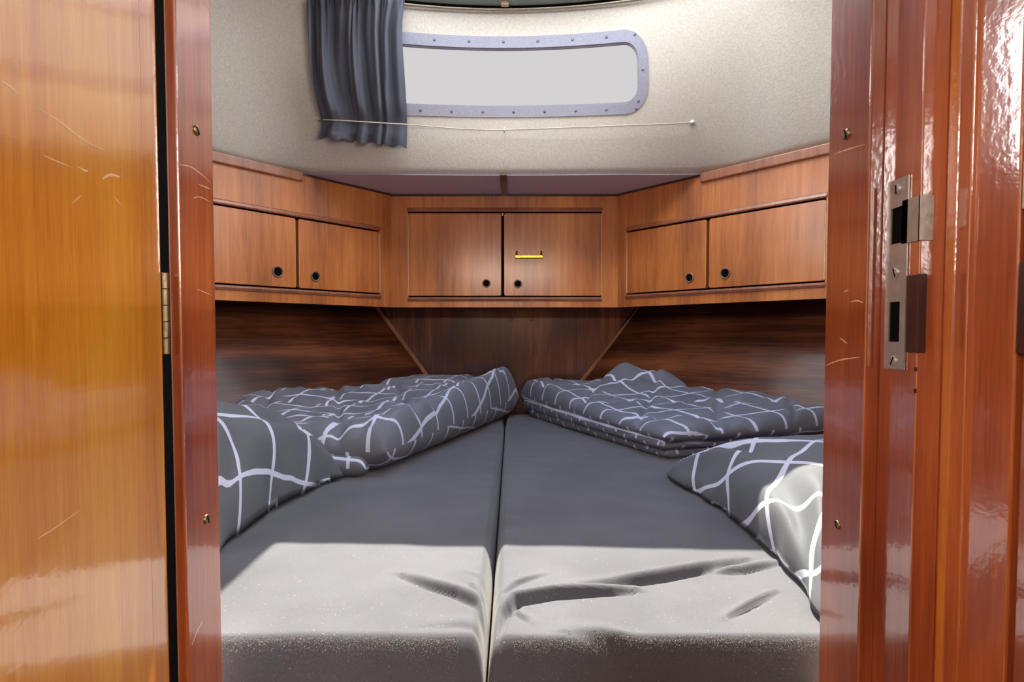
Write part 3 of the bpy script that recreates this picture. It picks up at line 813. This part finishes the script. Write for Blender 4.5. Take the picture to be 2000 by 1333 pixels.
def pile(cush, n, seed):
    rnd = random.Random(seed); me = cush.data; cand = []
    for p in me.polygons:
        c = p.center
        g = .857*p.normal.z+.515*p.normal.y
        if abs(p.normal.x) < .25 and abs(c.x-AX) > .03 and c.y < .72 and c.z > ZB-.08 and -.40 < c.x < .37 and -.30 < g < .55:
            wt = math.exp(-((g-.08)/.20)**2); cand.append((p, p.area*wt))  # fibres crowd where the sun grazes, building its glow into the shape
    tot = sum(a for _, a in cand); bm = bmesh.new()
    for p, a in cand:
        k = n*a/tot; k = int(k)+(rnd.random() < k-int(k)); nn = p.normal; V = [me.vertices[i].co for i in p.vertices]
        for _ in range(k):
            u, v_ = rnd.random(), rnd.random()
            o = (V[0]*(1-u)+V[1]*u)*(1-v_)+(V[-1]*(1-u)+V[-2]*u)*v_
            d = (nn+Vector((rnd.uniform(-1, 1), rnd.uniform(-1.2, .3), rnd.uniform(-.6, .2)))*.9).normalized()
            e = d.cross(Vector((rnd.uniform(-1, 1), rnd.uniform(-1, 1), rnd.uniform(-1, 1)))).normalized()*.00016; L = rnd.uniform(.0008, .0024)
            q = o+d*L*.6; t = o+d*L+Vector((rnd.uniform(-1, 1), -.5, -.5))*L*.35
            v = [bm.verts.new(x) for x in (o-e-nn*.0003, o+e-nn*.0003, q+e*.8, q-e*.8, t)]
            bm.faces.new(v[:4]); bm.faces.new((v[3], v[2], v[4]))
    o = obj('fabric_pile', bm, M['pile'], cush, kind='stuff', normals=False); o['label'] = 'pale brushed fibres along the front edge'
pile(cL, 9000, 1); pile(cR, 9000, 2)
# ---- duvets
def quilt(x, y, ang, sp, depth, wd):
    c, s = math.cos(ang), math.sin(ang); h = 0
    for (a, b) in ((x*c+y*s, -x*s+y*c), (-x*s+y*c, x*c+y*s)):
        d = abs((a/sp)-round(a/sp))*sp
        h -= depth*math.exp(-(d/wd)**2)*(1+.5*nz3(a*5, b*9, 3)); h += depth*.45*math.exp(-(d/(wd*2.8))**2)*math.sin(b*95+nz3(b*6, a*3)*4)
    return h
def duvet(name, layers, label):
    bm = bmesh.new(); uvl = bm.loops.layers.uv.new('UVMap')
    for L in layers: slab(bm, uvl, **L)
    o = obj(name, bm, M['duvet_fabric'], smooth=True); tag(o, label, 'duvet'); return o
# left: two thick folded layers, the roll nearest the aisle higher than the middle
pL = [(-.80, 1.34), (-.300, 1.325), (.030, 2.31), (-.86, 1.84)]
def TL(u, v): return .118+.040*v
def dispL(u, v, x, y):
    h = quilt(x, y, .3, .20, .012, .012)+.010*nz3(x*5, y*5, 1)+.005*nz3(x*13, y*13, 5)
    h += .045*math.exp(-((1-u)/.13)**2)*(.6+.6*v)          # rolled edge
    h -= .030*math.exp(-((u-.55)/.28)**2)*math.exp(-((v-.45)/.35)**2)
    h += .012*abs(nz3(x*9+3, y*7, 6))
    return h
def warp(seed, a=.008): return lambda u, v: (a*nz3(u*5, v*5, seed)+a*.6*nz3(u*14, v*12, seed+1), a*nz3(u*5, v*5, seed+3)+a*.6*nz3(u*13, v*15, seed+4))
def edge_wob(seed, a=.006):
    return lambda u, v, x, y, k: (a*k*nz3(x*14, y*14, seed), a*k*nz3(x*14, y*14, seed+2))
def mkw(c): 
    a = (Vector(c[1])-Vector(c[0])).length; b = (Vector(c[3])-Vector(c[0])).length; a2 = (Vector(c[2])-Vector(c[3])).length; b2 = (Vector(c[2])-Vector(c[1])).length
    return lambda u, v: (a*(1-v)+a2*v, b*(1-u)+b2*u)
pL2 = [(-.80, 1.325), (-.345, 1.306), (-.34, 1.58), (-.86, 1.70)]
pL3 = [(-.52, 2.02), (-.20, 2.12), (-.12, 2.36), (-.42, 2.34)]
duvL = duvet('folded_duvet', [
    dict(pos=bil(*pL2), wid=mkw(pL2), T=lambda u, v: .050, r=.022, nu=60, nv=50, zbase=ZB+.001, disp=lambda u, v, x, y: .004*nz3(x*9, y*9), side=edge_wob(1), uv0=(.02, .03)),
    dict(pos=bil(*pL), wid=mkw(pL), T=TL, r=.068, nu=150, nv=190, zbase=ZB+.006, disp=dispL, uvwarp=warp(2), side=edge_wob(4, .006), uv0=(.0, .02)),
    dict(pos=bil(*pL3), wid=mkw(pL3), T=lambda u, v: .12, r=.05, nu=40, nv=40, zbase=ZB+.05,
         disp=lambda u, v, x, y: .01*nz3(x*10, y*10, 8), uvwarp=warp(7)),
], 'folded charcoal duvet with white check on the left cushion')
# right: flatter stack, thin at the near corner and lifted against the hull
pR = [(.405, 1.475), (1.0, 1.64), (.58, 2.27), (.035, 2.33)]
def TR(u, v): return .040+.055*sstep(0, 1, v*.8+u*.5)
def bump2(x, y, cx_, cy_, r, h): return h*math.exp(-((x-cx_)**2+(y-cy_)**2)/(r*r))
def dispR(u, v, x, y):
    h = quilt(x, y, -.35, .21, .010, .011)+.009*nz3(x*5, y*5, 21)+.005*nz3(x*13, y*13, 25)+.010*abs(nz3(x*9, y*8, 26))
    h += bump2(x, y, .43, 2.15, .075, .075)+bump2(x, y, .54, 2.08, .08, .060)+bump2(x, y, .80, 1.75, .2, .02)+bump2(x, y, .15, 2.2, .16, .015)
    return h
pR2 = [(.40, 1.49), (.91, 1.64), (.55, 2.24), (.05, 2.30)]
pR3 = [(.415, 1.50), (.91, 1.66), (.55, 2.22), (.07, 2.27)]
duvR = duvet('folded_duvet', [
    dict(pos=bil(*pR3), wid=mkw(pR3), T=lambda u, v: .030+.02*v, r=.014, nu=50, nv=60, zbase=ZB+.001, disp=lambda u, v, x, y: .003*nz3(x*9, y*9), side=edge_wob(11, .008), uv0=(.02, .03)),
    dict(pos=bil(*pR2), wid=mkw(pR2), T=lambda u, v: .026+.03*v, r=.013, nu=50, nv=60, zbase=ZB+.028, disp=lambda u, v, x, y: .003*nz3(x*9, y*9), side=edge_wob(13, .010), uv0=(.05, .01)),
    dict(pos=bil(*pR), wid=mkw(pR), T=TR, r=.030, nu=150, nv=170, zbase=ZB+.048, disp=dispR, uvwarp=warp(22), side=edge_wob(14, .006), uv0=(.03, .045)),
], 'folded charcoal duvet with white check on the right cushion')
# ---- pillows
def pillow(name, c, T, label, seed, uvrot, ex, disp2=None, lean=0, uvs=(0, 0)):
    bm = bmesh.new(); uvl = bm.loops.layers.uv.new('UVMap')
    P0 = bil(*c); w_ = mkw(c)
    def pos(u, v):
        # pull the sides in between the corners
        uu = u+.055*math.sin(PI*v)*(.5-u)*2*abs(2*u-1); vv = v+.05*math.sin(PI*u)*(.5-v)*2*abs(2*v-1)
        return P0(uu, vv)
    def Tf(u, v):
        k = (math.sin(PI*min(1, max(0, u)))*math.sin(PI*min(1, max(0, v))))
        return .012+T*max(0, k)**ex
    def disp(u, v, x, y):
        h = .006*nz3(x*6, y*6, seed)
        for cu, cv in ((0, 0), (1, 0), (1, 1), (0, 1)):
            du, dv = u-cu, v-cv; r = math.hypot(du, dv); a = math.atan2(dv, du)
            h += .014*math.exp(-((r-.26)/.15)**2)*math.sin(a*13+seed+nz3(r*4, a, seed)*2)
        # long soft drapes
        h += .007*math.sin((x*2.2+y)*22+3*nz3(x*3, y*3, seed+2))*(1-abs(2*u-1))*.5
        if disp2: h += disp2(u, v, x, y)
        return h
    slab(bm, uvl, pos=pos, wid=w_, T=Tf, r=.03, nu=120, nv=120, zbase=ZB+.002, disp=disp, uvwarp=warp(seed, .008), mid=.38, side=edge_wob(seed, .012), uv0=uvs)
    cs, sn = math.cos(uvrot), math.sin(uvrot)
    for f in bm.faces:
        for l in f.loops:
            x, y = l[uvl].uv; l[uvl].uv = (x*cs-y*sn, x*sn+y*cs)
    o = obj(name, bm, M['pillow_fabric'], smooth=True); tag(o, label, 'pillow'); return o
pillow('pillow', [(-.80, .80), (-.455, .86), (-.395, 1.30), (-1.0, 1.325)], .20, 'charcoal pillow with white check at the left edge of the bed', 31, .5, .27)
pillow('pillow', [(.365, .64), (1.02, .80), (.98, 1.36), (.36, 1.315)], .125, 'charcoal pillow with white check at the right, partly in sunlight', 37, -.62, .30, uvs=(.03, .05))
# ------------------------------------------------------------------ curtain on its wires
def curtain():
    root = empty('curtain', at(700, 280, 1.80)); tag(root, 'short dark grey pleated curtain drawn to the left of the window', 'curtain')
    EL = [(599, -14), (600, 0), (602, 60), (605, 120), (613, 180), (627, 236), (620, 268)]; ER = [(791, -14), (790, 4), (785, 60), (788, 120), (792, 180), (795, 240), (794, 288)]
    bm = bmesh.new(); NU, NV = 240, 90; G = {}
    for i in range(NU+1):
        u = i/NU
        for j in range(NV+1):
            v = j/NV; l = catmull(EL, v*6); r = catmull(ER, v*6)
            # pleats bunch the width unevenly
            uu = u+.025*math.sin(u*2*PI*3.1+v*1.3)*math.sin(PI*u)
            px = l[0]+(r[0]-l[0])*uu; py = l[1]+(r[1]-l[1])*u
            k = 1-.55*math.exp(-((v-.84)/.06)**2)         # pinched where the wire crosses
            w1 = math.sin(u*2*PI*5.2+1.9*math.sin(u*7.5+v*1.1)+1.1*math.sin(v*2.4+u*5)+.4)
            w2 = math.sin(u*2*PI*13+2.2*v+3*nz3(u*3, v*2))
            soft = 1-.75*sstep(.62, .95, u)*sstep(.3, .9, v)
            amp = (.019*w1*(.45+.75*v)+.006*w2*(1.2-v))*k*soft
            amp += .006*math.exp(-((v-.15)/.05)**2)*math.sin(u*2*PI*24)
            if v > .93: amp *= 1.25
            Y = wallY(px, py)-.046-amp+.012*math.exp(-((v-.84)/.07)**2)
            G[i, j] = bm.verts.new(at(px, py+2.5*math.sin(u*2*PI*6.2)*sstep(.85, 1, v), Y))
    for i in range(NU):
        for j in range(NV): bm.faces.new((G[i, j], G[i+1, j], G[i+1, j+1], G[i, j+1]))
    o = child('curtain_cloth', bm, M['curtain_fabric'], root, True)
    md = o.modifiers.new('thickness', 'SOLIDIFY'); md.thickness = .0012
    return root
def wallY(px, py):
    """depth of the cream wall along a line of sight"""
    a, b = ray(px, py); lo, hi = 1.0, 2.1
    for _ in range(30):
        m = (lo+hi)/2; z = max(ZS, min(ZC, H+b*m)); x = a*m
        # find wall depth at x,z
        t0, t1 = 0.0, 12.0
        for _ in range(28):
            t = (t0+t1)/2
            if wallpt(t, z).x < x: t0 = t
            else: t1 = t
        if wallpt(t0, z).y > m: lo = m
        else: hi = m
    return lo
def coarse_wallY():
    tab = {}
    base_f = wallY
    def f(px, py):
        kx, ky = px/20, py/20; i, j = math.floor(kx), math.floor(ky); fx, fy = kx-i, ky-j
        def g(i, j):
            if (i, j) not in tab: tab[i, j] = base_f(i*20, j*20)
            return tab[i, j]
        return (g(i, j)*(1-fx)+g(i+1, j)*fx)*(1-fy)+(g(i, j+1)*(1-fx)+g(i+1, j+1)*fx)*fy
    return f
wallY = coarse_wallY()
curtain()
# lower wire with its three hooks
wp = [(621, 233), (985, 254), (1352, 240)]
P3 = [at(px, py, wallY(px, py)-.022) for px, py in wp]
P3m = at(800, 243.5, P3[0].y*.5+P3[1].y*.5-.055)
P3[0] = at(621, 233, wallY(621, 233)-.02)
P3[1] = at(985, 254, wallY(985, 254)-.02)
P3[2] = at(1352, 240, wallY(1352, 240)-.02)
root = empty('curtain_wire', P3[1]); tag(root, 'thin cream curtain wire stretched under the window', 'curtain wire')
q0 = at(700, 237.5, wallY(700, 238)-.075); q1 = at(790, 243, wallY(790, 243)-.062)
bm = bmesh.new(); tube(bm, [Vector(catmull([tuple(P3[0]), tuple(q0), tuple(q1), tuple(P3[1]), tuple(P3[2])], k/12)) if k < 36 else P3[1].lerp(P3[2], (k-36)/12) for k in range(49)], .0019, 8)
child('wire', bm, M['wire'], root, True)
for i, (p, (px, py)) in enumerate(zip(P3, wp)):
    wq = at(px, py, wallY(px, py)+.004)
    bm = bmesh.new()
    if i == 1:
        tube(bm, [wq, wq.lerp(p, .6), p+Vector((0, -.004, .006)), p+Vector((0, -.005, -.004)), p+Vector((0, 0, -.007))], .0018, 8)
        child('hook', bm, M['white_plastic'], root, True)
    else:
        lathe(bm, [(0, .009), (.005, .009), (.010, .006), (.013, .003)], wq, (p-wq), 16)
        tube(bm, [wq, p+Vector((0, -.004, 0))], .0022, 8)
        child('end_button', bm, M['white_plastic'], root, True)
# upper curtain wire along the head of the wall, with a beech clip
root = empty('curtain_rail', at(986, 12, 1.77)); tag(root, 'thin upper curtain rail running along the ceiling edge', 'curtain rail')
bm = bmesh.new(); tube(bm, [wallpt(3.9+k*.14, ZC-.011, .018) for k in range(31)], .0022, 8); child('rail', bm, M['wire'], root, True)
bm = bmesh.new(); tube(bm, [wallpt(3.9+k*.14, ZC-.002, .012) for k in range(31)], .004, 8); child('rubber_edge', bm, M['dark'], root, True)
p = at(986, 3, 1.775); bm = bmesh.new(); box(bm, p.x-.012, p.x+.012, p.y-.006, p.y+.010, p.z-.012, p.z+.02); bevel(bm, .002)
cl = child('clip', bm, M['beech'], root); cl['label'] = 'pale wooden clip'
